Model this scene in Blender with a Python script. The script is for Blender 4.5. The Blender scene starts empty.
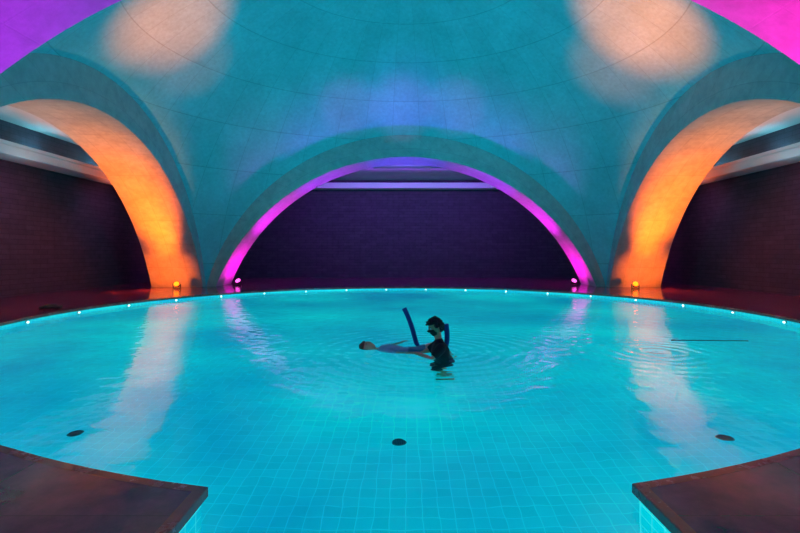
import bpy, bmesh, math, random
from math import sin, cos, pi, sqrt, atan2, radians
from mathutils import Vector, Matrix, noise
random.seed(4)
sc = bpy.context.scene
try:
    sc.view_settings.view_transform = 'Standard'
    sc.view_settings.look = 'None'
except Exception:
    pass
COL = sc.collection
F = 465.0; CX = 406.0; CY = 254.0; H = 1.45

# ------------------------------------------------------------------ helpers
def link(o, parent=None):
    COL.objects.link(o)
    if parent is not None:
        o.parent = parent
    return o

def tag(o, label=None, category=None, kind=None, group=None):
    if label: o["label"] = label
    if category: o["category"] = category
    if kind: o["kind"] = kind
    if group: o["group"] = group
    return o

def mesh_obj(name, verts, faces, mat=None, smooth=False, parent=None, uvs=None):
    me = bpy.data.meshes.new(name)
    me.from_pydata([tuple(v) for v in verts], [], faces)
    if uvs:
        ul = me.uv_layers.new(name="UVMap")
        for p in me.polygons:
            for li in p.loop_indices:
                ul.data[li].uv = uvs[me.loops[li].vertex_index]
    if smooth:
        for p in me.polygons: p.use_smooth = True
    me.update()
    o = bpy.data.objects.new(name, me)
    if mat: me.materials.append(mat)
    return link(o, parent)

def bm_obj(name, bm, mat=None, smooth=False, parent=None):
    me = bpy.data.meshes.new(name)
    bmesh.ops.recalc_face_normals(bm, faces=bm.faces)
    bm.to_mesh(me); bm.free()
    if smooth:
        for p in me.polygons: p.use_smooth = True
    if mat: me.materials.append(mat)
    return link(bpy.data.objects.new(name, me), parent)

def box(bm, c, s, bevel=0.0, M=None):
    r = bmesh.ops.create_cube(bm, size=1.0)
    vs = r['verts']
    for v in vs:
        v.co = Vector((v.co.x*s[0], v.co.y*s[1], v.co.z*s[2]))
    if bevel > 0:
        es = list({e for v in vs for e in v.link_edges})
        rr = bmesh.ops.bevel(bm, geom=es, offset=bevel, segments=2, affect='EDGES')
        vs = list({v for f in rr['faces'] for v in f.verts} | {v for v in vs if v.is_valid})
    for v in vs:
        p = v.co + Vector(c)
        v.co = (M @ p) if M else p
    return vs

def cyl(bm, p0, p1, r0, r1=None, seg=24):
    if r1 is None: r1 = r0
    p0 = Vector(p0); p1 = Vector(p1); d = p1-p0
    M = Matrix.Translation((p0+p1)/2) @ d.to_track_quat('Z', 'Y').to_matrix().to_4x4()
    bmesh.ops.create_cone(bm, cap_ends=True, segments=seg, radius1=r0, radius2=r1, depth=d.length, matrix=M)

# ------------------------------------------------------------------ materials
def newmat(name):
    m = bpy.data.materials.new(name); m.use_nodes = True
    nt = m.node_tree
    return m, nt, nt.nodes['Principled BSDF']

def simple(name, col, rough=0.6, metal=0.0, emit=None, estr=0.0, nscale=0, nbump=0.1):
    m, nt, b = newmat(name)
    b.inputs['Base Color'].default_value = (*col, 1)
    b.inputs['Roughness'].default_value = rough
    b.inputs['Metallic'].default_value = metal
    if emit:
        b.inputs['Emission Color'].default_value = (*emit, 1)
        b.inputs['Emission Strength'].default_value = estr
    if nscale:
        t = nt.nodes.new('ShaderNodeTexNoise'); t.inputs['Scale'].default_value = nscale
        tc = nt.nodes.new('ShaderNodeTexCoord'); nt.links.new(tc.outputs['Object'], t.inputs['Vector'])
        bp = nt.nodes.new('ShaderNodeBump'); bp.inputs['Strength'].default_value = nbump
        nt.links.new(t.outputs['Fac'], bp.inputs['Height']); nt.links.new(bp.outputs['Normal'], b.inputs['Normal'])
    return m

def math_n(nt, op, a, b=None, c=None):
    n = nt.nodes.new('ShaderNodeMath'); n.operation = op
    for i, v in enumerate((a, b, c)):
        if v is None: continue
        if isinstance(v, (int, float)): n.inputs[i].default_value = v
        else: nt.links.new(v, n.inputs[i])
    return n.outputs[0]

def ramp(nt, fac, stops):
    r = nt.nodes.new('ShaderNodeValToRGB')
    el = r.color_ramp.elements
    el[0].position = stops[0][0]; el[0].color = (*stops[0][1], 1)
    el[1].position = stops[-1][0]; el[1].color = (*stops[-1][1], 1)
    for p, c in stops[1:-1]:
        e = el.new(p); e.color = (*c, 1)
    nt.links.new(fac, r.inputs['Fac'])
    return r.outputs['Color']

def mix(nt, fac, a, b, mode='MIX'):
    n = nt.nodes.new('ShaderNodeMix'); n.data_type = 'RGBA'; n.blend_type = mode
    if isinstance(fac, (int, float)): n.inputs[0].default_value = fac
    else: nt.links.new(fac, n.inputs[0])
    for i, v in ((6, a), (7, b)):
        if isinstance(v, tuple): n.inputs[i].default_value = (*v, 1)
        else: nt.links.new(v, n.inputs[i])
    return n.outputs[2]

def brick(nt, vec, w, h, mortar, c1, c2, cm, offset=0.5, smooth=0.1):
    t = nt.nodes.new('ShaderNodeTexBrick')
    t.inputs['Scale'].default_value = 1.0
    t.inputs['Brick Width'].default_value = w
    t.inputs['Row Height'].default_value = h
    t.inputs['Mortar Size'].default_value = mortar
    t.inputs['Mortar Smooth'].default_value = smooth
    t.inputs['Color1'].default_value = (*c1, 1)
    t.inputs['Color2'].default_value = (*c2, 1)
    t.inputs['Mortar'].default_value = (*cm, 1)
    t.offset = offset
    nt.links.new(vec, t.inputs['Vector'])
    return t

def noise_n(nt, vec, scale, detail=4, rough=0.55):
    t = nt.nodes.new('ShaderNodeTexNoise')
    t.inputs['Scale'].default_value = scale; t.inputs['Detail'].default_value = detail
    t.inputs['Roughness'].default_value = rough
    if vec is not None: nt.links.new(vec, t.inputs['Vector'])
    return t.outputs['Fac']

DCY = 12.6; AX = 8.3; AY = 6.7; DZ0 = -2.22; S2 = 143.0

def plaster(name, dome=False, cols=None, seam=0.7):
    m, nt, b = newmat(name)
    tc = nt.nodes.new('ShaderNodeTexCoord')
    if dome:
        sep = nt.nodes.new('ShaderNodeSeparateXYZ'); nt.links.new(tc.outputs['Object'], sep.inputs[0])
        x = sep.outputs[0]
        y = math_n(nt, 'MULTIPLY', math_n(nt, 'SUBTRACT', sep.outputs[1], DCY), AX/AY)
        th = math_n(nt, 'ARCTAN2', y, x)
        r = math_n(nt, 'SQRT', math_n(nt, 'ADD', math_n(nt, 'MULTIPLY', x, x), math_n(nt, 'MULTIPLY', y, y)))
        el = math_n(nt, 'ARCSINE', math_n(nt, 'MULTIPLY', r, 1/12.2))
        cb = nt.nodes.new('ShaderNodeCombineXYZ')
        nt.links.new(math_n(nt, 'MULTIPLY', th, 46/(2*pi)), cb.inputs[0])
        nt.links.new(math_n(nt, 'MULTIPLY', el, 6.5), cb.inputs[1])
        br = brick(nt, cb.outputs[0], 1.0, 1.0, 0.013, (1, 1, 1), (0.93, 0.93, 0.93), (seam, seam, seam), offset=0.0, smooth=0.8)
    else:
        br = brick(nt, tc.outputs['UV'], 1.05, 0.55, 0.012, (1, 1, 1), (0.90, 0.90, 0.90), (seam, seam, seam), offset=0.0, smooth=0.4)
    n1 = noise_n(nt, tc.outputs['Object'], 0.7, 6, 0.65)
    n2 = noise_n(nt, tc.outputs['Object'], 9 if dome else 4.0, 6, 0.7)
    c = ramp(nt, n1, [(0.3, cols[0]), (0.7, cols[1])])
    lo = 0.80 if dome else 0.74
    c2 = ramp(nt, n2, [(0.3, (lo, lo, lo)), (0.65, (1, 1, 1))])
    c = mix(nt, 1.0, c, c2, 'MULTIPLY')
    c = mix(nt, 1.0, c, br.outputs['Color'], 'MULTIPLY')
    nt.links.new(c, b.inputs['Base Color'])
    b.inputs['Roughness'].default_value = 0.7
    bp = nt.nodes.new('ShaderNodeBump'); bp.inputs['Strength'].default_value = 0.25; bp.inputs['Distance'].default_value = 0.03 if dome else 0.05
    hh = math_n(nt, 'SUBTRACT', math_n(nt, 'MULTIPLY', n2, 0.7), math_n(nt, 'MULTIPLY', br.outputs['Fac'], 0.5))
    nt.links.new(hh, bp.inputs['Height']); nt.links.new(bp.outputs['Normal'], b.inputs['Normal'])
    return m

M_DOME = plaster('teal_light_dome_plaster', True, ((0.125, 0.47, 0.52), (0.165, 0.60, 0.67)), 0.70)  # teal light on the dome is partly tinted into the plaster colour
M_ARCH = plaster('arch_plaster', False, ((0.33, 0.38, 0.39), (0.41, 0.47, 0.48)), 0.78)
M_ARCH_LIGHT_TINT = plaster('violet_light_arch_plaster', False, ((0.42, 0.09, 0.40), (0.52, 0.13, 0.50)), 0.95)  # violet lamp light on the near arch, tinted into its plaster colour
M_CEIL = simple('aisle_ceiling_paint', (0.5, 0.52, 0.55), 0.8, nscale=4)
M_TRIM = simple('trim_white_paint', (0.75, 0.76, 0.78), 0.6, nscale=6, nbump=0.05)

def wallmat():
    m, nt, b = newmat('slate_brick')
    tc = nt.nodes.new('ShaderNodeTexCoord')
    br = brick(nt, tc.outputs['UV'], 0.62, 0.16, 0.009, (0.074, 0.050, 0.082), (0.056, 0.038, 0.066), (0.030, 0.020, 0.038))
    n = noise_n(nt, tc.outputs['UV'], 3.5, 6, 0.7)
    c = mix(nt, 1.0, br.outputs['Color'], ramp(nt, n, [(0.3, (0.7, 0.7, 0.7)), (0.7, (1.15, 1.15, 1.15))]), 'MULTIPLY')
    nt.links.new(c, b.inputs['Base Color'])
    b.inputs['Roughness'].default_value = 0.75
    bp = nt.nodes.new('ShaderNodeBump'); bp.inputs['Strength'].default_value = 0.45; bp.inputs['Distance'].default_value = 0.015
    nt.links.new(math_n(nt, 'SUBTRACT', n, br.outputs['Fac']), bp.inputs['Height'])
    nt.links.new(bp.outputs['Normal'], b.inputs['Normal'])
    return m
M_WALL = wallmat()

def stonemat(name, c1, c2, rough=0.25, tile=0.6):
    m, nt, b = newmat(name)
    tc = nt.nodes.new('ShaderNodeTexCoord')
    n = noise_n(nt, tc.outputs['Object'], 1.6, 8, 0.72)
    c = ramp(nt, n, [(0.32, c1), (0.68, c2)])
    if tile:
        br = brick(nt, tc.outputs['Object'], tile, tile, 0.004, (1, 1, 1), (0.9, 0.9, 0.9), (0.6, 0.6, 0.6), offset=0.0)
        c = mix(nt, 1.0, c, br.outputs['Color'], 'MULTIPLY')
    nt.links.new(c, b.inputs['Base Color'])
    n2 = noise_n(nt, tc.outputs['Object'], 4, 6, 0.7)
    rr = nt.nodes.new('ShaderNodeMapRange'); nt.links.new(n2, rr.inputs[0])
    rr.inputs[1].default_value = 0.35; rr.inputs[2].default_value = 0.65
    rr.inputs[3].default_value = rough*0.4; rr.inputs[4].default_value = rough*2.0
    nt.links.new(rr.outputs[0], b.inputs['Roughness'])
    b.inputs['Specular IOR Level'].default_value = 0.7
    bp = nt.nodes.new('ShaderNodeBump'); bp.inputs['Strength'].default_value = 0.15; bp.inputs['Distance'].default_value = 0.012
    nt.links.new(n2, bp.inputs['Height']); nt.links.new(bp.outputs['Normal'], b.inputs['Normal'])
    return m
M_DECK = stonemat('deck_stone', (0.07, 0.006, 0.055), (0.36, 0.045, 0.15), 0.11, 1.2)
M_COPE = stonemat('coping_stone', (0.24, 0.05, 0.045), (0.46, 0.12, 0.09), 0.18, 0)

def glow_tilemat(name, use_uv, estr, grout):
    m, nt, b = newmat(name)
    tc = nt.nodes.new('ShaderNodeTexCoord')
    v = tc.outputs['UV'] if use_uv else tc.outputs['Object']
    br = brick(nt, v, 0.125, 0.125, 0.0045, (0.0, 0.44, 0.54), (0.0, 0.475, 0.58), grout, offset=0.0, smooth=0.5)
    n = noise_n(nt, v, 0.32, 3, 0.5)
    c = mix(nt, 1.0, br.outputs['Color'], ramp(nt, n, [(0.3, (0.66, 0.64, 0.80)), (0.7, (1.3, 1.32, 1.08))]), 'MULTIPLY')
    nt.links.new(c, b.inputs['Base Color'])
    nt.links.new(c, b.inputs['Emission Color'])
    b.inputs['Emission Strength'].default_value = estr  # tiles glow with their own colour, standing in for underwater lamp light
    b.inputs['Roughness'].default_value = 0.5
    return m
M_TILE = glow_tilemat('glowing_pool_floor_tile', False, 0.82, (0.01, 0.57, 0.67))
M_TILEW_GLOW = glow_tilemat('glowing_pool_wall_tile', True, 0.80, (0.08, 0.70, 0.74))

def watermat():
    m = bpy.data.materials.new('pool_water'); m.use_nodes = True
    nt = m.node_tree; nt.nodes.clear()
    out = nt.nodes.new('ShaderNodeOutputMaterial')
    tr = nt.nodes.new('ShaderNodeBsdfRefraction'); tr.inputs['Color'].default_value = (0.72, 0.98, 1.0, 1)
    tr.inputs['IOR'].default_value = 1.33; tr.inputs['Roughness'].default_value = 0.0
    gl = nt.nodes.new('ShaderNodeBsdfGlossy'); gl.inputs['Roughness'].default_value = 0.04
    gl.inputs['Color'].default_value = (1, 1, 1, 1)
    fr = nt.nodes.new('ShaderNodeFresnel'); fr.inputs['IOR'].default_value = 1.33
    tc = nt.nodes.new('ShaderNodeTexCoord')
    n1 = noise_n(nt, tc.outputs['Object'], 1.6, 1, 0.5)
    n2 = noise_n(nt, tc.outputs['Object'], 3.8, 1, 0.5)
    def rings(cx, cy, freq, reach, amp):
        sub = nt.nodes.new('ShaderNodeVectorMath'); sub.operation = 'SUBTRACT'
        nt.links.new(tc.outputs['Object'], sub.inputs[0]); sub.inputs[1].default_value = (cx, cy, 0)
        ln = nt.nodes.new('ShaderNodeVectorMath'); ln.operation = 'LENGTH'; nt.links.new(sub.outputs[0], ln.inputs[0])
        d = math_n(nt, 'ADD', ln.outputs['Value'], math_n(nt, 'MULTIPLY', n1, 0.2))
        w = math_n(nt, 'SINE', math_n(nt, 'MULTIPLY', d, freq))
        att = math_n(nt, 'MAXIMUM', 0.0, math_n(nt, 'SUBTRACT', 1.0, math_n(nt, 'MULTIPLY', ln.outputs['Value'], 1/reach)))
        return math_n(nt, 'MULTIPLY', math_n(nt, 'MULTIPLY', w, att), amp)
    ring = math_n(nt, 'ADD', rings(0.45, 6.95, 28.0, 3.0, 0.32), rings(3.7, 6.9, 26.0, 1.8, 0.40))
    sepw = nt.nodes.new('ShaderNodeSeparateXYZ'); nt.links.new(tc.outputs['Object'], sepw.inputs[0])
    chop = nt.nodes.new('ShaderNodeMapRange'); nt.links.new(sepw.outputs[1], chop.inputs[0])
    chop.inputs[1].default_value = 3.5; chop.inputs[2].default_value = 7.5; chop.inputs[3].default_value = 0.35; chop.inputs[4].default_value = 0.95
    hgt = math_n(nt, 'ADD', math_n(nt, 'ADD', math_n(nt, 'MULTIPLY', n1, 0.4), math_n(nt, 'MULTIPLY', n2, chop.outputs[0])), ring)
    bp = nt.nodes.new('ShaderNodeBump'); bp.inputs['Strength'].default_value = 1.0; bp.inputs['Distance'].default_value = 0.014
    nt.links.new(hgt, bp.inputs['Height'])
    for q in (gl, fr, tr): nt.links.new(bp.outputs['Normal'], q.inputs['Normal'])
    mx = nt.nodes.new('ShaderNodeMixShader')
    nt.links.new(math_n(nt, 'MULTIPLY', fr.outputs[0], 0.58), mx.inputs[0])
    nt.links.new(tr.outputs[0], mx.inputs[1]); nt.links.new(gl.outputs[0], mx.inputs[2])
    nt.links.new(mx.outputs[0], out.inputs['Surface'])
    return m
M_WATER = watermat()

M_BLACKMETAL = simple('black_metal', (0.02, 0.02, 0.022), 0.4, 0.6)
M_STEEL = simple('steel', (0.6, 0.6, 0.62), 0.3, 1.0)
M_LENS_O = simple('amber_lens', (0.2, 0.02, 0.0), 0.5, emit=(1.0, 0.13, 0.003), estr=5)
M_LENS_M = simple('magenta_lens', (0.3, 0.02, 0.2), 0.5, emit=(1.0, 0.08, 0.65), estr=4)
M_LENS_W = simple('white_lens', (1, 1, 1), 0.3, emit=(0.75, 1.0, 1.0), estr=4)

# ------------------------------------------------------------------ outline of pool
PC = Vector((0, 10.88)); PR = 8.14
CL = (-1.175, 2.69); CR = (1.37, 2.66)
def pool_outline(off=0.0):
    pts = []
    aL = atan2(CL[1]-PC.y, CL[0]); aR = atan2(CR[1]-PC.y, CR[0])
    a0 = aR; a1 = aL + 2*pi
    N = 180
    for i in range(N+1):
        a = a0 + (a1-a0)*i/N
        x = cos(a); y = sin(a)
        r = PR
        if y < 0 and abs(x*PR) < 2.84:
            t = (2.84-abs(x*PR))/(2.84-1.2)
            r += 0.15*min(1, t)
        r += off
        pts.append((PC.x + x*r, PC.y + y*r))
    return pts
ring = pool_outline()
CE = -0.7
channel = [(CL[0], 2.0), (CL[0], CE), (CR[0], CE), (CR[0], 2.0)]
outline = ring + channel    # closed

def fill_poly(name, loops, z, mat):
    bm = bmesh.new()
    es = []
    for lp in loops:
        vs = [bm.verts.new((p[0], p[1], z)) for p in lp]
        for i in range(len(vs)):
            es.append(bm.edges.new((vs[i], vs[(i+1) % len(vs)])))
    bmesh.ops.triangle_fill(bm, use_beauty=True, use_dissolve=False, edges=es)
    for f in bm.faces:
        f.normal_update()
        if f.normal.z < 0: f.normal_flip()
    me = bpy.data.meshes.new(name); bm.to_mesh(me); bm.free()
    me.materials.append(mat)
    return link(bpy.data.objects.new(name, me))

DECK = 0.1; DEPTH = -1.1
WX = 12.5; WB = 26.2; WF = -3.0; CEIL = 5.6
def offset_loop(pts, d):
    out = []
    n = len(pts)
    for i in range(n):
        p0 = Vector(pts[i-1]); p1 = Vector(pts[i]); p2 = Vector(pts[(i+1) % n])
        t1 = (p1-p0).normalized(); t2 = (p2-p1).normalized()
        n1 = Vector((t1.y, -t1.x)); n2 = Vector((t2.y, -t2.x))
        nn = (n1+n2)
        if nn.length < 1e-6: nn = n1
        nn.normalize()
        k = d/max(0.3, nn.dot(n1))
        out.append((p1.x+nn.x*k, p1.y+nn.y*k))
    return out
cop_out = offset_loop(outline, 0.04)
cop_in = offset_loop(outline, -0.03)
fl = fill_poly('floor', [[(-WX, WF), (WX, WF), (WX, WB), (-WX, WB)], offset_loop(outline, 0.03)], DECK, M_DECK)
tag(fl, "dark purple-red stone deck around the round pool", kind='structure')

n = len(outline)
vs = []; fs = []
for lp, z in ((cop_in, 0.045), (cop_in, 0.097), (offset_loop(outline, -0.025), 0.101), (cop_out, 0.101), (cop_out, 0.06)):
    for p in lp: vs.append((p[0], p[1], z))
for k in range(4):
    for i in range(n):
        j = (i+1) % n
        fs.append((k*n+i, k*n+j, (k+1)*n+j, (k+1)*n+i))
for i in range(n):
    j = (i+1) % n
    fs.append((4*n+i, 4*n+j, j, i))
cop = mesh_obj('trim_1', vs, fs, M_COPE)
tag(cop, "polished red-brown stone lip around the pool rim", kind='structure')

vs = []; uv = []; fs = []
L = 0
for i in range(n+1):
    p = outline[i % n]
    if i > 0: L += (Vector(p)-Vector(outline[i-1])).length
    for z in (0.07, DEPTH):
        vs.append((p[0], p[1], z)); uv.append((L, z))
for i in range(n):
    fs.append((2*i, 2*i+1, 2*i+3, 2*i+2))
bw = mesh_obj('wall_pool', vs, fs, M_TILEW_GLOW, uvs=uv)
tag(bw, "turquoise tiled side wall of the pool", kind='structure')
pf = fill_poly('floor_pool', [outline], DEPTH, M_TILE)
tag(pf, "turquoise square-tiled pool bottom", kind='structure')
wat = fill_poly('pool_water', [outline], 0.0, M_WATER)
tag(wat, "clear turquoise pool water with gentle ripples", "water")
wat["kind"] = 'structure'

bm = bmesh.new()
for k in range(4):
    y1 = 1.7 - k*0.42
    zt = -0.88 + k*0.24
    box(bm, ((CL[0]+CR[0])/2, (y1+CE)/2, (zt+DEPTH)/2), (CR[0]-CL[0]-0.02, y1-CE, zt-DEPTH))
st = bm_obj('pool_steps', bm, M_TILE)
tag(st, "turquoise tiled entry steps into the pool", "steps")
st["kind"] = 'structure'

# ------------------------------------------------------------------ room shell
def wall(name, p0, p1, z0, z1, mat, label):
    p0 = Vector(p0); p1 = Vector(p1); L = (p1-p0).length
    o = mesh_obj(name, [(p0.x, p0.y, z0), (p1.x, p1.y, z0), (p1.x, p1.y, z1), (p0.x, p0.y, z1)], [(0, 1, 2, 3)], mat,
                 uvs=[(0, z0), (L, z0), (L, z1), (0, z1)])
    tag(o, label, kind='structure'); return o
lab = "dark purple-brown stacked slate brick wall"
wall('wall_left', (-WX, WF), (-WX, WB), DECK, CEIL, M_WALL, lab)
wall('wall_right', (WX, WB), (WX, WF), DECK, CEIL, M_WALL, lab)
wall('wall_back', (-WX, WB), (WX, WB), DECK, CEIL, M_WALL, lab)
wall('wall_front', (WX, WF), (-WX, WF), DECK, CEIL, M_WALL, lab)
DEP = 2.1
e = DEP-0.004
hole = [(-AX-e, DCY-AY-e), (AX+e, DCY-AY-e), (AX+e, DCY+AY+e), (-AX-e, DCY+AY+e)]
ce = fill_poly('ceiling', [[(-WX, WF), (WX, WF), (WX, WB), (-WX, WB)], hole], CEIL, M_CEIL)
tag(ce, "plain painted ceiling of the aisle around the dome", kind='structure')

k = 2
def trim_box(c, s, label):
    global k
    bm = bmesh.new(); box(bm, c, s, 0.02)
    o = bm_obj('trim_%d' % k, bm, M_TRIM); k += 1
    tag(o, label, kind='structure')
ymid = (WF+WB)/2
for sgn in (-1, 1):
    trim_box((sgn*(WX-0.45), ymid, 4.50), (0.88, WB-WF-0.05, 0.26), "white cove cornice along the slate wall")
    trim_box((sgn*(WX-0.84), ymid, 4.70), (0.08, WB-WF-0.05, 0.12), "white upstand of the cove cornice")
trim_box((0, WB-0.35, 5.22), (2*WX-2.2, 0.66, 0.30), "white cove cornice above the back wall")

# ------------------------------------------------------------------ dome
def dome_z(u, v):
    q = S2-(AX*u)**2-(AX*v)**2
    return DZ0+sqrt(max(q, 0.0))
ND = 120
vs = []; fs = []
for j in range(ND+1):
    for i in range(ND+1):
        u = sin(pi/2*(2*i/ND-1)*0.999)/sin(pi/2*0.999); v = sin(pi/2*(2*j/ND-1)*0.999)/sin(pi/2*0.999)
        vs.append((u*AX, DCY+v*AY, dome_z(u, v)))
for j in range(ND):
    for i in range(ND):
        a = j*(ND+1)+i
        fs.append((a, a+ND+1, a+ND+2, a+1))
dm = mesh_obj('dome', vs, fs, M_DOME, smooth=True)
tag(dm, "plaster dome with radial panel seams, teal light tinted into its colour", "dome"); dm["kind"] = 'structure'

# ------------------------------------------------------------------ arches
def inner_curve(half, apex, N=72):
    rise = apex-DECK
    hw = 7.95
    rho = (hw*hw+rise*rise)/(2*rise); zc = apex-rho
    a0 = math.asin(hw/rho)
    if zc > DECK: a0 = pi-a0
    pts = []
    for i in range(N+1):
        a = -a0+2*a0*i/N
        pts.append((sin(a)*rho*half/hw, zc+cos(a)*rho))
    return pts
def build_arch(name, half, full, apex, mapf, depth, label, backfull, N=72, mat=None):
    ic = inner_curve(half, apex, N)
    vs = []; uv = []; fs = []
    oc = []
    for i, (x, z) in enumerate(ic):
        uu = x/half
        oc.append((uu*full, max(DECK-0.02, dome_z(uu, 1.0))))
    def addrow(pts, d, vv):
        base = len(vs); L = 0
        for i, p in enumerate(pts):
            if i: L += (Vector(p)-Vector(pts[i-1])).length
            vs.append(mapf(p[0], d, p[1])); uv.append((L, vv))
        return base
    r0 = addrow(oc, 0.0, 0.0); r1 = addrow(ic, 0.0, 0.9)
    for i in range(N): fs.append((r0+i, r0+i+1, r1+i+1, r1+i))
    ns = 6
    rows = [addrow(ic, depth*s/ns, depth*s/ns) for s in range(ns+1)]
    for s in range(ns):
        for i in range(N): fs.append((rows[s]+i, rows[s]+i+1, rows[s+1]+i+1, rows[s+1]+i))
    top = [(x*backfull/half, CEIL) for x, z in ic]
    rb = addrow(ic, depth, 0); rt = addrow(top, depth, 1.0)
    for i in range(N): fs.append((rb+i, rb+i+1, rt+i+1, rt+i))
    for sgn, idx in ((-1, 0), (1, N)):
        b = len(vs)
        for (x, z) in ((ic[idx][0], DECK), (sgn*backfull, DECK), (sgn*backfull, CEIL)):
            vs.append(mapf(x, depth, z)); uv.append((x, z))
        fs.append((b, b+1, b+2))
    o = mesh_obj(name, vs, fs, mat or M_ARCH, uvs=uv)
    tag(o, label, "arch", group="arches carrying the dome")
    return o
IAX = 7.90; IAY = 6.40
build_arch('arch', IAX, AX, 5.48, lambda a, d, z: (a, DCY+AY+d, z), DEP-0.4, "wide plaster arch with magenta-lit underside before the back wall", AX+DEP)
build_arch('arch.001', IAX, AX, 5.48, lambda a, d, z: (a, DCY-AY-d, z), DEP, "wide plaster arch by the steps, violet lamp light also tinted into its colour", AX+DEP, mat=M_ARCH_LIGHT_TINT)
build_arch('arch.002', IAY, AY, 5.35, lambda a, d, z: (-AX-d, DCY+a, z), DEP, "plaster arch with amber-lit underside over the side aisle", AY+DEP)
build_arch('arch.003', IAY, AY, 5.35, lambda a, d, z: (AX+d, DCY+a, z), DEP, "plaster arch with amber-lit underside over the side aisle", AY+DEP)

# ------------------------------------------------------------------ lights
def light(kind, name, loc, target, color, power, **kw):
    l = bpy.data.lights.new(name, kind); l.color = color; l.energy = power
    for a, v in kw.items(): setattr(l, a, v)
    o = bpy.data.objects.new(name, l); o.location = loc
    if target is not None:
        o.rotation_euler = (Vector(target)-Vector(loc)).to_track_quat('-Z', 'Y').to_euler()
    return link(o)

AMB = (1.0, 0.11, 0.0); MAG = (1.0, 0.0, 0.60)
def ray_dome(px, py):
    d = Vector(((px-CX)/F, 1.0, (CY-py)/F))
    t = 6.0; best = None
    while t < 20:
        p = Vector((0, 0, H))+d*t
        if p.y > DCY-AY:
            q = S2-p.x**2-((p.y-DCY)*AX/AY)**2
            if q > 0 and p.z > DZ0+sqrt(q): best = p; break
            if q <= 0: best = p; break
        t += 0.02
    return best

def floodlight(name, loc, aim, lens, label):
    root = bpy.data.objects.new(name, None); root.location = loc; link(root)
    tag(root, label, "floodlight", group="uplights at the arch feet")
    d = Vector(aim).normalized()
    R = d.to_track_quat('Z', 'Y').to_matrix().to_4x4()
    T = Matrix.Translation((0, 0, 0.17)) @ R
    bm = bmesh.new(); cyl(bm, (0, 0, -0.06), (0, 0, 0.05), 0.10, 0.13, 28)
    for v in bm.verts: v.co = T @ v.co
    for i in range(5): box(bm, (-0.06+0.03*i, 0, -0.08), (0.010, 0.14, 0.05), 0, T)
    bm_obj('lamp_housing', bm, M_BLACKMETAL, parent=root)
    bm = bmesh.new(); cyl(bm, (0, 0, 0.048), (0, 0, 0.066), 0.105, 0.085, 28)
    for v in bm.verts: v.co = T @ v.co
    bm_obj('lens', bm, lens, parent=root)
    bm = bmesh.new()
    box(bm, (0, 0, 0.012), (0.26, 0.12, 0.02), 0.004)
    box(bm, (-0.145, 0, 0.09), (0.012, 0.05, 0.17), 0.003)
    box(bm, (0.145, 0, 0.09), (0.012, 0.05, 0.17), 0.003)
    bm_obj('bracket', bm, M_BLACKMETAL, parent=root)
for s in (-1, 1):
    floodlight('floodlight', (s*8.9, 18.05, DECK), (s*-0.3, -1.5, 0.9), M_LENS_O, "small round black floodlight glowing amber at an arch foot")
    floodlight('floodlight', (s*7.25, 20.1, DECK), (s*0.2, -1.0, 1), M_LENS_M, "small round black floodlight glowing magenta at an arch foot")
    light('SPOT', 'amber_glow', (s*9.2, 17.4, 1.5), (s*9.1, 17.0, 0), (1.0, 0.3, 0.05), 170, spot_size=radians(120), spot_blend=1.0, shadow_soft_size=0.03)
    light('SPOT', 'amber_foot', (s*9.5, 16.4, 0.25), (s*9.6, 18.9, 0.9), AMB, 950, spot_size=radians(62), spot_blend=0.9, shadow_soft_size=0.1)
    for y0, y1, z1, pw, col in ((17.1, 18.3, 2.4, 1100, AMB), (16.4, 17.9, 3.0, 1900, AMB), (15.6, 17.3, 3.7, 2500, AMB), (14.9, 16.4, 4.3, 2200, (1.0, 0.13, 0.0)),
                                (14.2, 15.3, 4.8, 1500, (1.0, 0.18, 0.01)), (13.4, 14.2, 5.1, 850, (1.0, 0.26, 0.07)), (12.4, 12.9, 5.25, 550, (1.0, 0.38, 0.18)), (11.2, 11.4, 5.2, 480, (1.0, 0.44, 0.28))):
        light('SPOT', 'amber_soffit_fill', (s*8.85, y0, 0.25), (s*9.65, y1, z1), col, pw, spot_size=radians(48), spot_blend=1.0, shadow_soft_size=0.12)  # added spots with no fixture, spreading amber up the side soffits
    for yy in (9.8, 12.6, 15.4):
        light('SPOT', 'deck_amber_fill', (s*9.35, yy, 4.55), (s*9.35, yy, 0), (1.0, 0.50, 0.16), 130, spot_size=radians(60), spot_blend=1.0, shadow_soft_size=0.05)  # added spots below the soffit, no fitting there, to warm the deck
    light('SPOT', 'magenta_up', (s*6.7, 20.4, 0.35), (s*8.6, 20.4, 2.5), MAG, 240, spot_size=radians(135), spot_blend=0.8, shadow_soft_size=0.1)
    light('SPOT', 'magenta_mid', (s*5.2, 20.4, 0.3), (s*5.9, 20.3, 4), (0.9, 0.0, 0.80), 1100, spot_size=radians(60), spot_blend=0.9, shadow_soft_size=0.1)
    light('SPOT', 'violet_mid', (s*2.9, 20.5, 0.3), (s*3.4, 20.3, 4.8), (0.5, 0.0, 1.0), 1500, spot_size=radians(50), spot_blend=0.9, shadow_soft_size=0.1)
light('SPOT', 'blue_crown', (0, 20.5, 0.3), (0, 20.3, 4), (0.16, 0.02, 1.0), 2000, spot_size=radians(50), spot_blend=0.9, shadow_soft_size=0.1)
light('SPOT', 'violet_near', (-6.0, 4.6, 0.4), (-4.9, 4.9, 4.6), (0.50, 0.0, 0.9), 1700, spot_size=radians(60), spot_blend=0.5, shadow_soft_size=0.1)
light('SPOT', 'magenta_near', (6.0, 4.6, 0.4), (4.9, 4.9, 4.6), (1.0, 0.0, 0.50), 2800, spot_size=radians(60), spot_blend=0.5, shadow_soft_size=0.1)
WARM = (1.0, 0.075, 0.0)
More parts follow.
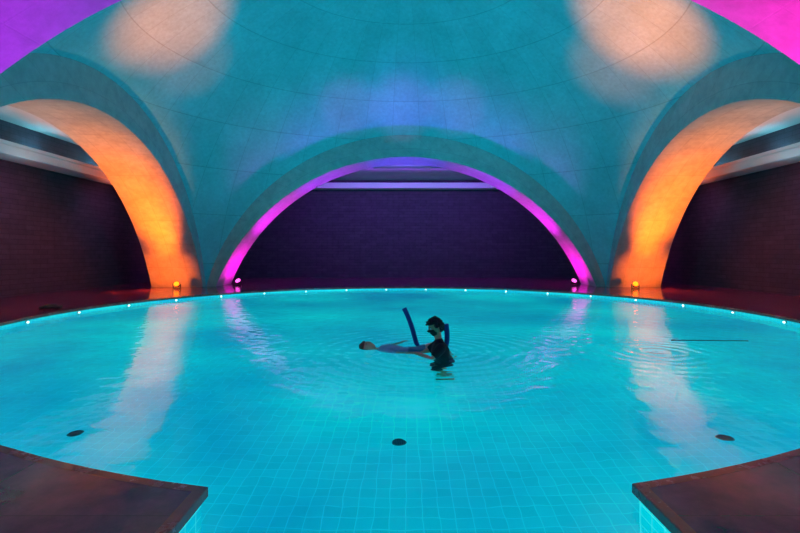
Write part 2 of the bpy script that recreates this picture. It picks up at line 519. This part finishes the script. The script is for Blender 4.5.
for (lx, px, py, pw, sz) in ((7.6, 172, 20, 50000, 13.5), (7.6, 138, 28, 13000, 9), (7.6, 190, 62, 8000, 10),
                             (-7.6, 640, 20, 68000, 15), (-7.6, 672, 26, 17000, 10), (-7.6, 614, 66, 14000, 11)):
    light('SPOT', 'warm_wash', (lx, 8.2, 0.6), ray_dome(px, py), WARM, pw, spot_size=radians(sz), spot_blend=1.0, shadow_soft_size=0.1)
for (px, py, pw, sz) in ((402, 106, 3400, 12), (350, 106, 2800, 11), (455, 106, 2800, 11)):
    light('SPOT', 'violet_wash', (0, 4.5, 0.6), ray_dome(px, py), (1.0, 0.0, 0.75), pw, spot_size=radians(sz), spot_blend=1.0, shadow_soft_size=0.1)
for (x, y) in ((-7.2, 6.9), (7.2, 6.9)):
    light('SPOT', 'teal_dome_fill', (x, y, 0.5), (-x*0.35, 15.5, 8.0), (0.0, 0.80, 1.0), 1600, spot_size=radians(110), spot_blend=1.0, shadow_soft_size=0.4)  # added out-of-view spots that strengthen the teal on the dome
light('AREA', 'back_trim_fill', (0, 21.5, 5.57), (0, 26.0, 5.3), (0.33, 0.24, 1.0), 65, shape='RECTANGLE', size=9, size_y=0.04)  # added area light hidden behind the far arch, brightening trim and ceiling
for s in (-1, 1):
    for yy in (3.5, 6.5, 9.5, 12.5, 15.5, 18.5, 21.5, 24.0):
        light('POINT', 'cove_side', (s*(WX-0.38), yy, 4.80), None, (0.14, 0.62, 0.75), 22, shadow_soft_size=0.03)
light('AREA', 'violet_back', (0, 22.5, 5.5), (0, 25.5, 2.5), (0.34, 0.02, 1.0), 200, shape='RECTANGLE', size=14, size_y=0.3)
for s in (-1, 1):
    for yy in (4.0, 9.0, 14.0, 19.0, 23.5):
        light('SPOT', 'aisle_fill', (s*10.7, yy, 4.2), (s*12.5, yy, 2.2), (0.58, 0.22, 0.58), 80, spot_size=radians(120), spot_blend=1.0, shadow_soft_size=0.1)
        light('SPOT', 'ceiling_fill', (s*11.0, yy, 3.6), (s*11.3, yy, 5.6), (0.25, 0.65, 0.8), 26, spot_size=radians(130), spot_blend=1.0, shadow_soft_size=0.05)
first = None
for i in range(22):
    a = radians(-30 + 240*i/21)
    x = PC.x+cos(a)*(PR-0.02); y = PC.y+sin(a)*(PR-0.02)
    root = bpy.data.objects.new('pool_light', None); root.location = (x, y, -0.01)
    root.rotation_euler = (0, 0, a+pi); link(root)
    tag(root, "round white underwater lamp set in the turquoise pool wall", "pool light", group="lamps around the pool wall")
    if first is None:
        bm = bmesh.new(); cyl(bm, (0, 0, 0), (0.03, 0, 0), 0.05); r1 = bm_obj('lamp_ring', bm, M_STEEL, parent=root)
        bm = bmesh.new(); cyl(bm, (0.02, 0, 0), (0.045, 0, 0), 0.036, 0.026); r2 = bm_obj('lens', bm, M_LENS_W, parent=root)
        first = (r1, r2)
    else:
        for r in first:
            c = r.copy(); c.parent = root; COL.objects.link(c)

w = bpy.data.worlds.new('World'); sc.world = w; w.use_nodes = True
w.node_tree.nodes['Background'].inputs[0].default_value = (0.02, 0.015, 0.05, 1)
w.node_tree.nodes['Background'].inputs[1].default_value = 0.5

# ------------------------------------------------------------------ small objects
def through_water(px, py):
    d = Vector(((px-CX)/F, 1.0, -(py-CY)/F)); t = H/-d.z
    p = Vector((0, 0, H))+d*t
    d.normalize(); sh = Vector((d.x, d.y))/1.33
    dz = sqrt(1-sh.length_squared)
    return Vector((p.x+sh.x/dz*-DEPTH, p.y+sh.y/dz*-DEPTH))
M_DRAIN = simple('drain_plastic', (0.02, 0.16, 0.20), 0.5)
M_GRATE = simple('drain_grate', (0.01, 0.05, 0.07), 0.5)
for (px, py) in ((76, 433), (399, 442), (725, 438)):
    q2 = through_water(px, py); x, z = q2
    root = bpy.data.objects.new('floor_drain', None); root.location = (x, z, DEPTH); link(root)
    tag(root, "round dark slotted drain cover in the pool bottom", "drain", group="drains in the pool bottom")
    bm = bmesh.new(); cyl(bm, (0, 0, 0.001), (0, 0, 0.008), 0.075, 0.070, 32)
    bm_obj('drain_cover', bm, M_DRAIN, parent=root)
    bm = bmesh.new()
    for q in range(-3, 4):
        l = sqrt(max(0.0, 0.060**2-(q*0.017)**2))*2
        box(bm, (q*0.017, 0, 0.009), (0.008, l, 0.004))
    bm_obj('grate', bm, M_GRATE, parent=root)

bm = bmesh.new(); cyl(bm, (4.48, 7.78, 0.008), (5.68, 7.72, 0.008), 0.010, 0.010, 12)
cyl(bm, (4.44, 7.782, 0.008), (4.5, 7.778, 0.008), 0.013, 0.013, 12)
o = bm_obj('floating_pole', bm, simple('dark_rubber', (0.01, 0.08, 0.10), 0.6), smooth=False)
tag(o, "thin dark pole floating on the water", "pole")

def lump(name, c, s, mat, label, cat):
    bm = bmesh.new(); bmesh.ops.create_icosphere(bm, subdivisions=4, radius=1)
    for v in bm.verts:
        nn = noise.noise(v.co*2.3+Vector(c))
        v.co = v.co*(1+0.25*nn)
        v.co.z = max(v.co.z, -0.25)
        v.co = Vector((v.co.x*s[0], v.co.y*s[1], (v.co.z+0.25)*s[2]))+Vector(c)
    o = bm_obj(name, bm, mat, True); tag(o, label, cat); return o
lump('towel', (-8.85, 11.6, DECK), (0.24, 0.2, 0.08), simple('dark_cloth', (0.02, 0.02, 0.03), 0.9, nscale=30, nbump=0.4), "crumpled dark towel on the stone deck", "towel")

# ------------------------------------------------------------------ people
def loft(bm, secs, side=Vector((0, 1, 0)), seg=16, cap=True):
    P = [Vector(s[0]) for s in secs]
    def tang(i):
        a = P[max(0, i-1)]; b = P[min(len(P)-1, i+1)]
        return (b-a).normalized()
    items = []
    for i, s in enumerate(secs):
        items.append((P[i], tang(i), s[1], s[2]))
    if cap:
        p, t, a, b = items[0]; m = min(a, b)
        st = [(p-t*m*sin(x), t, a*cos(x), b*cos(x)) for x in (1.35, 0.95, 0.5)]
        p, t, a, b = items[-1]; m = min(a, b)
        en = [(p+t*m*sin(x), t, a*cos(x), b*cos(x)) for x in (0.5, 0.95, 1.35)]
        items = st+items+en
    rings = []
    for p, t, a, b in items:
        sv = side - t*side.dot(t)
        if sv.length < 1e-3: sv = t.orthogonal()
        sv.normalize(); ov = t.cross(sv)
        rings.append([bm.verts.new(p+sv*(a*cos(2*pi*k/seg))+ov*(b*sin(2*pi*k/seg))) for k in range(seg)])
    for i in range(len(rings)-1):
        for k in range(seg):
            bm.faces.new((rings[i][k], rings[i][(k+1) % seg], rings[i+1][(k+1) % seg], rings[i+1][k]))
    bm.faces.new(list(reversed(rings[0]))); bm.faces.new(rings[-1])

def limb(bm, pts, seg=14):
    loft(bm, [(p, r, r) for p, r in pts], Vector((0.13, 0.7, 0.7)).normalized(), seg)

def hand(bm, wrist, direc, nrm, thumb_side=1):
    d = Vector(direc).normalized(); nrm = Vector(nrm); nrm = (nrm-d*nrm.dot(d)).normalized(); s = d.cross(nrm)*thumb_side
    w = Vector(wrist)
    loft(bm, [(w-d*0.02, 0.026, 0.02), (w+d*0.02, 0.034, 0.017), (w+d*0.06, 0.041, 0.015), (w+d*0.085, 0.04, 0.013)], s)
    for off, l in ((0.030, 0.072), (0.010, 0.082), (-0.011, 0.076), (-0.031, 0.058)):
        b = w+d*0.075+s*off
        loft(bm, [(b, 0.0095, 0.0095), (b+d*l*0.45+s*off*0.1, 0.009, 0.009),
                  (b+d*l*0.75-nrm*0.012+s*off*0.15, 0.0085, 0.0085), (b+d*l*0.95-nrm*0.028+s*off*0.15, 0.0075, 0.0075)], s, 8)
    b = w+d*0.02+s*0.025
    loft(bm, [(b, 0.013, 0.012), (b+d*0.03+s*0.025-nrm*0.005, 0.011, 0.011), (b+d*0.058+s*0.036-nrm*0.014, 0.009, 0.009)], nrm, 8)

def head_frame(c, f, u):
    f = Vector(f).normalized(); u = Vector(u); u = (u-f*u.dot(f)).normalized(); s = u.cross(f)
    M = Matrix.Identity(4)
    for i in range(3):
        M[i][0] = f[i]; M[i][1] = s[i]; M[i][2] = u[i]; M[i][3] = c[i]
    return M
def head_pt(n, off=0.0):
    x, y, z = n
    fx = 0.098; sy = 0.076; uz = 0.120
    if z < 0: sy *= 1-0.28*(-z)**1.5; fx *= 1-0.10*(-z)
    if x < 0: fx *= 1.02
    p = Vector((x*fx, y*sy, z*uz))
    def g(py, pz, s): return math.exp(-((y-py)**2+(z-pz)**2)/(s*s))
    if x > 0:
        p.x += 0.026*math.exp(-(y/0.13)**2-((z+0.20)/0.13)**2)+0.012*math.exp(-(y/0.10)**2-((z-0.0)/0.2)**2)
        p.x -= 0.012*(g(0.38, 0.04, 0.2)+g(-0.38, 0.04, 0.2))
        p.x += 0.007*math.exp(-(y/0.5)**2-((z-0.22)/0.1)**2)
        p.x += 0.010*math.exp(-(y/0.28)**2-((z+0.50)/0.07)**2)-0.006*math.exp(-(y/0.25)**2-((z+0.40)/0.05)**2)
        p.x += 0.012*math.exp(-(y/0.3)**2-((z+0.8)/0.15)**2)
    return p*(1+off)
def add_head(bm, M):
    r = bmesh.ops.create_uvsphere(bm, u_segments=48, v_segments=36, radius=1)
    for v in r['verts']:
        v.co = M @ head_pt(v.co.normalized())
    for sgn in (-1, 1):
        rr = bmesh.ops.create_uvsphere(bm, u_segments=12, v_segments=10, radius=1)
        for v in rr['verts']:
            v.co = M @ Vector((-0.008+v.co.x*0.018, sgn*0.075+v.co.y*0.009, -0.012+v.co.z*0.03))
def part_shell(name, M, cond, off, mat, parent, lump_amt=0.0, sub=5, freq=18, label=None):
    bm = bmesh.new(); bmesh.ops.create_icosphere(bm, subdivisions=sub, radius=1)
    dele = [v for v in bm.verts if not cond(v.co.normalized())]
    bmesh.ops.delete(bm, geom=dele, context='VERTS')
    for v in bm.verts:
        n = v.co.normalized(); p = head_pt(n)
        o = off + (lump_amt*(noise.noise(n*freq*0.35)+0.6*noise.noise(n*freq)) if lump_amt else 0)
        v.co = p+n*max(o, 0.004)
    me = bpy.data.meshes.new(name); 
    bmesh.ops.transform(bm, matrix=M, verts=bm.verts)
    bm.to_mesh(me); bm.free(); me.materials.append(mat)
    for p in me.polygons: p.use_smooth = True
    o = link(bpy.data.objects.new(name, me), parent)
    sm = o.modifiers.new('thick', 'SOLIDIFY'); sm.thickness = 0.008; sm.offset = -1 if lump_amt else 0
    if label: o["label"] = label
    return o
def finish(name, bm, mat, parent=None, vox=0.007, it=3):
    me = bpy.data.meshes.new(name); bmesh.ops.recalc_face_normals(bm, faces=bm.faces)
    bm.to_mesh(me); bm.free(); me.materials.append(mat)
    o = link(bpy.data.objects.new(name, me), parent)
    r = o.modifiers.new('union', 'REMESH'); r.mode = 'VOXEL'; r.voxel_size = vox; r.use_smooth_shade = True
    s = o.modifiers.new('soft', 'SMOOTH'); s.factor = 0.5; s.iterations = it
    return o
def eyes(M, parent, closed=False, skin=None):
    for sgn in (-1, 1):
        bm = bmesh.new(); r = bmesh.ops.create_uvsphere(bm, u_segments=14, v_segments=10, radius=0.0125)
        bmesh.ops.transform(bm, matrix=M @ Matrix.Translation((0.078, sgn*0.029, 0.005)), verts=bm.verts)
        bm_obj('eye', bm, skin if closed else M_EYE, True, parent)
        if not closed:
            bm = bmesh.new(); r = bmesh.ops.create_uvsphere(bm, u_segments=10, v_segments=8, radius=0.006)
            bmesh.ops.transform(bm, matrix=M @ Matrix.Translation((0.087, sgn*0.029, 0.004)), verts=bm.verts)
            bm_obj('pupil', bm, M_HAIRB, True, parent)
        bm = bmesh.new()
        loft(bm, [(Vector((0.09, sgn*0.014, 0.028)), 0.003, 0.003), (Vector((0.091, sgn*0.03, 0.033)), 0.004, 0.004), (Vector((0.082, sgn*0.046, 0.028)), 0.002, 0.002)], Vector((0, 0, 1)), 8)
        bmesh.ops.transform(bm, matrix=M, verts=bm.verts)
        bm_obj('eyebrow', bm, M_HAIRB, True, parent)

def skinmat(name, c):
    m, nt, b = newmat(name)
    tc = nt.nodes.new('ShaderNodeTexCoord')
    n = noise_n(nt, tc.outputs['Object'], 25, 3)
    nt.links.new(ramp(nt, n, [(0.3, tuple(x*0.9 for x in c)), (0.7, c)]), b.inputs['Base Color'])
    b.inputs['Roughness'].default_value = 0.5
    return m
M_SKIN1 = skinmat('skin_tan', (0.80, 0.34, 0.20)); M_SKIN2 = skinmat('skin_fair', (0.95, 0.45, 0.30))
M_EYE = simple('eye_white', (0.8, 0.8, 0.8), 0.3)
M_HAIRB = simple('black_hair', (0.012, 0.011, 0.012), 0.6, nscale=90, nbump=0.8)
M_HAIRR = simple('brown_hair', (0.22, 0.04, 0.02), 0.55, nscale=70, nbump=0.8)
M_BLACKCLOTH = simple('black_cloth', (0.012, 0.013, 0.018), 0.85, nscale=40, nbump=0.2)
M_TEALCLOTH = simple('light_blue_cloth', (0.22, 0.52, 0.64), 0.8, nscale=40, nbump=0.2)
M_BLUESHORT = simple('blue_grey_cloth', (0.08, 0.30, 0.38), 0.8, nscale=40, nbump=0.2)
M_NAVY = simple('navy_foam', (0.01, 0.05, 0.27), 0.7, nscale=60, nbump=0.2)

BX, BY = 0.54, 6.7
FV = Vector((-1, 0, 0)); SV = Vector((0, 0, 1)).cross(FV)
def W(f, s, z): return Vector((BX, BY, -1.27))+FV*f+SV*s+Vector((0, 0, z))
bm = bmesh.new()
torso = [(-0.02, .86, .10, .15), (-0.02, .98, .105, .165), (0.0, 1.10, .09, .14), (0.03, 1.22, .105, .155), (0.05, 1.33, .115, .18), (0.06, 1.41, .092, .175), (0.065, 1.455, .06, .10)]
loft(bm, [(W(f, 0, z), wd, dp) for f, z, dp, wd in torso], SV, 24)
loft(bm, [(W(0.06, 0, 1.42), .058, .055), (W(0.075, 0, 1.50), .052, .052), (W(0.09, 0, 1.58), .052, .055)], SV)
for s in (-1, 1):
    limb(bm, [(W(-0.02, s*.085, .90), .088), (W(0.06, s*.09, .73), .075), (W(0.14, s*.095, .55), .055), (W(0.06, s*.095, .42), .055), (W(-0.08, s*.095, .22), .036)])
    loft(bm, [(W(-0.12, s*.095, .205), .035, .03), (W(-0.03, s*.10, .21), .04, .035), (W(0.07, s*.105, .19), .045, .018), (W(0.11, s*.105, .185), .04, .012)], SV)
shl = W(0.055, .175, 1.395); shr = W(0.055, -.175, 1.395)
cam_side = shl if shl.y < shr.y else shr
far_side = shr if cam_side is shl else shl
el1 = Vector((0.36, 6.46, -0.02)); wr1 = Vector((0.15, 6.70, 0.02))
el2 = Vector((0.28, 6.86, 0.0)); wr2 = Vector((0.08, 6.93, -0.12))
limb(bm, [(cam_side, .056), ((cam_side+el1)/2, .047), (el1, .040), ((el1*0.6+wr1*0.4), .039), (wr1, .026)])
limb(bm, [(far_side, .056), ((far_side+el2)/2, .047), (el2, .040), ((el2*0.6+wr2*0.4), .039), (wr2, .026)])
hand(bm, wr1, (-0.75, 0.6, -0.05), (0, 0, 1), 1)
hand(bm, wr2, (-0.9, 0.25, -0.1), (0, 0, 1), -1)
HM = head_frame(W(0.115, 0, 1.665), Vector((-1, -0.2, -0.30)), Vector((0, 0, 1)))
add_head(bm, HM)
P1 = finish('person', bm, M_SKIN1)
tag(P1, "standing person in black t-shirt and mask supporting the floating person", "person")
def hair_cond(n): return (n.z > 0.42 and n.x > 0.25) or (n.z > 0.05 and n.x <= 0.25) or (n.x < -0.25 and n.z > -0.55)
part_shell('hair', HM, hair_cond, 0.028, M_HAIRB, P1, 0.030, 5, 16, "short curly black hair")
part_shell('face_mask', HM, lambda n: n.x > 0.15 and -0.92 < n.z < -0.06 and abs(n.y) < 0.9, 0.010, M_BLACKCLOTH, P1, label="black cloth face mask")
eyes(HM, P1)
bm = bmesh.new()
shirt = [(-0.02, .84, .135, .19), (-0.02, .98, .135, .19), (0.0, 1.10, .125, .175), (0.03, 1.22, .130, .18), (0.05, 1.33, .135, .198), (0.06, 1.405, .108, .19), (0.064, 1.448, .072, .118)]
loft(bm, [(W(f, 0, z), wd, dp) for f, z, dp, wd in shirt], SV, 24)
for sh, el in ((cam_side, el1), (far_side, el2)):
    limb(bm, [(sh, .076), (sh*0.75+el*0.25, .070), (sh*0.45+el*0.55, .063)])
finish('shirt', bm, M_BLACKCLOTH, P1, 0.01, 2)["label"] = "black short-sleeved t-shirt"
bm = bmesh.new()
loft(bm, [(W(-.02, 0, .84), .17, .12), (W(-.02, 0, 1.0), .175, .118)], SV, 20)
for s in (-1, 1): limb(bm, [(W(-0.02, s*.088, .88), .105), (W(0.06, s*.095, .73), .095), (W(0.11, s*.098, .61), .08)])
finish('shorts', bm, M_BLACKCLOTH, P1, 0.01, 2)

FY = 7.16; FZ = -0.078
def V(x, y, z): return Vector((x, FY+y, z+FZ))
SY = Vector((0, 1, 0)); bm = bmesh.new()
ft = [(-.38, .02, .06, .10), (-.34, .02, .095, .17), (-.26, .02, .112, .18), (-.14, .0, .105, .165), (-.03, -.02, .096, .145), (.08, -.03, .105, .165), (.16, -.03, .105, .165)]
loft(bm, [(V(x, 0, z), wd, dp) for x, z, dp, wd in ft], SY, 24)
loft(bm, [(V(-.36, 0, .025), .055, .055), (V(-.45, 0, .035), .05, .05), (V(-.50, 0, .045), .052, .052)], SY)
for s in (-1, 1):
    limb(bm, [(V(.15, s*.08, -.02), .092), (V(.30, s*.085, .04), .078), (V(.46, s*.09, .12), .06), (V(.56, s*.09, -.06), .053), (V(.66, s*.09, -.31), .036)])
    loft(bm, [(V(.65, s*.09, -.34), .034, .03), (V(.69, s*.095, -.40), .04, .03), (V(.76, s*.10, -.48), .038, .015)], SY)
limb(bm, [(V(-.32, -.17, .03), .052), (V(-.18, -.25, .03), .045), (V(-.06, -.28, .03), .040), (V(.05, -.28, .04), .037), (V(.14, -.255, .045), .026)])
hand(bm, V(.15, -.255, .045), (1, 0.1, 0), (0, 0, 1), 1)
limb(bm, [(V(-.32, .17, .03), .052), (V(-.24, .32, .02), .045), (V(-.16, .42, .01), .040), (V(-.1, .52, .01), .037), (V(-.05, .60, .01), .026)])
hand(bm, V(-.045, .61, .01), (0.4, 0.9, 0), (0, 0, 1), -1)
HM2 = head_frame(V(-.585, 0, .085), Vector((0.12, -0.4, 1)), Vector((-1, 0, 0.15)))
add_head(bm, HM2)
P2 = finish('person', bm, M_SKIN2)
tag(P2, "person floating face-up in light blue shirt, knees over foam noodle", "person")
part_shell('hair', HM2, lambda n: (n.z > 0.45 and n.x > 0.2) or (n.z > -0.1 and n.x <= 0.2) or (n.x < -0.2 and n.z > -0.6), 0.016, M_HAIRR, P2, 0.016, 5, 14, "wet reddish-brown hair")
eyes(HM2, P2, True, M_SKIN2)
bm = bmesh.new()
loft(bm, [(V(x, 0, z), wd+.012, dp+.012) for x, z, dp, wd in ft[1:]], SY, 24)
for s, e2 in ((-1, V(-.18, -.25, .03)), (1, V(-.24, .32, .02))):
    limb(bm, [(V(-.31, s*.165, .03), .064), (e2, .057)])
finish('shirt', bm, M_TEALCLOTH, P2, 0.01, 2)["label"] = "light blue swim shirt"
bm = bmesh.new()
loft(bm, [(V(.05, 0, -.028), .178, .118), (V(.17, 0, -.03), .18, .118)], SY, 20)
for s in (-1, 1): limb(bm, [(V(.15, s*.08, -.02), .105), (V(.28, s*.085, .030), .092)])
finish('shorts', bm, M_BLUESHORT, P2, 0.01, 2)["label"] = "blue-grey swim shorts"

cu = bpy.data.curves.new('pool_noodle', 'CURVE'); cu.dimensions = '3D'
pts = [(-.03, 7.62, .56), (.05, 7.58, .40), (.12, 7.52, .20), (.20, 7.42, -.14), (.38, 7.18, -.15), (.50, 7.04, -.15), (.56, 6.99, .0), (.64, 6.98, .14), (.60, 6.97, .40)]
sp = cu.splines.new('NURBS'); sp.points.add(len(pts)-1)
for i, p in enumerate(pts): sp.points[i].co = (*p, 1)
sp.use_endpoint_u = True; sp.order_u = 4
cu.bevel_depth = 0.038; cu.bevel_resolution = 6; cu.use_fill_caps = True; cu.materials.append(M_NAVY)
tmp = link(bpy.data.objects.new('tmp_curve', cu))
dg = bpy.context.evaluated_depsgraph_get()
me = bpy.data.meshes.new_from_object(tmp.evaluated_get(dg)); bpy.data.objects.remove(tmp)
for p in me.polygons: p.use_smooth = True
nd = link(bpy.data.objects.new('pool_noodle', me))
tag(nd, "blue foam noodle bent under the floating person's knees", "pool noodle")

# ------------------------------------------------------------------ camera
cam = bpy.data.cameras.new('camera'); co = link(bpy.data.objects.new('camera', cam))
co.location = (0, 0, H); co.rotation_euler = (pi/2, 0, 0)
cam.sensor_width = 36; cam.lens = F*36/800
cam.shift_x = -(CX-400)/800; cam.shift_y = -(266.5-CY)/800
cam.clip_start = 0.05; cam.clip_end = 200
sc.camera = co
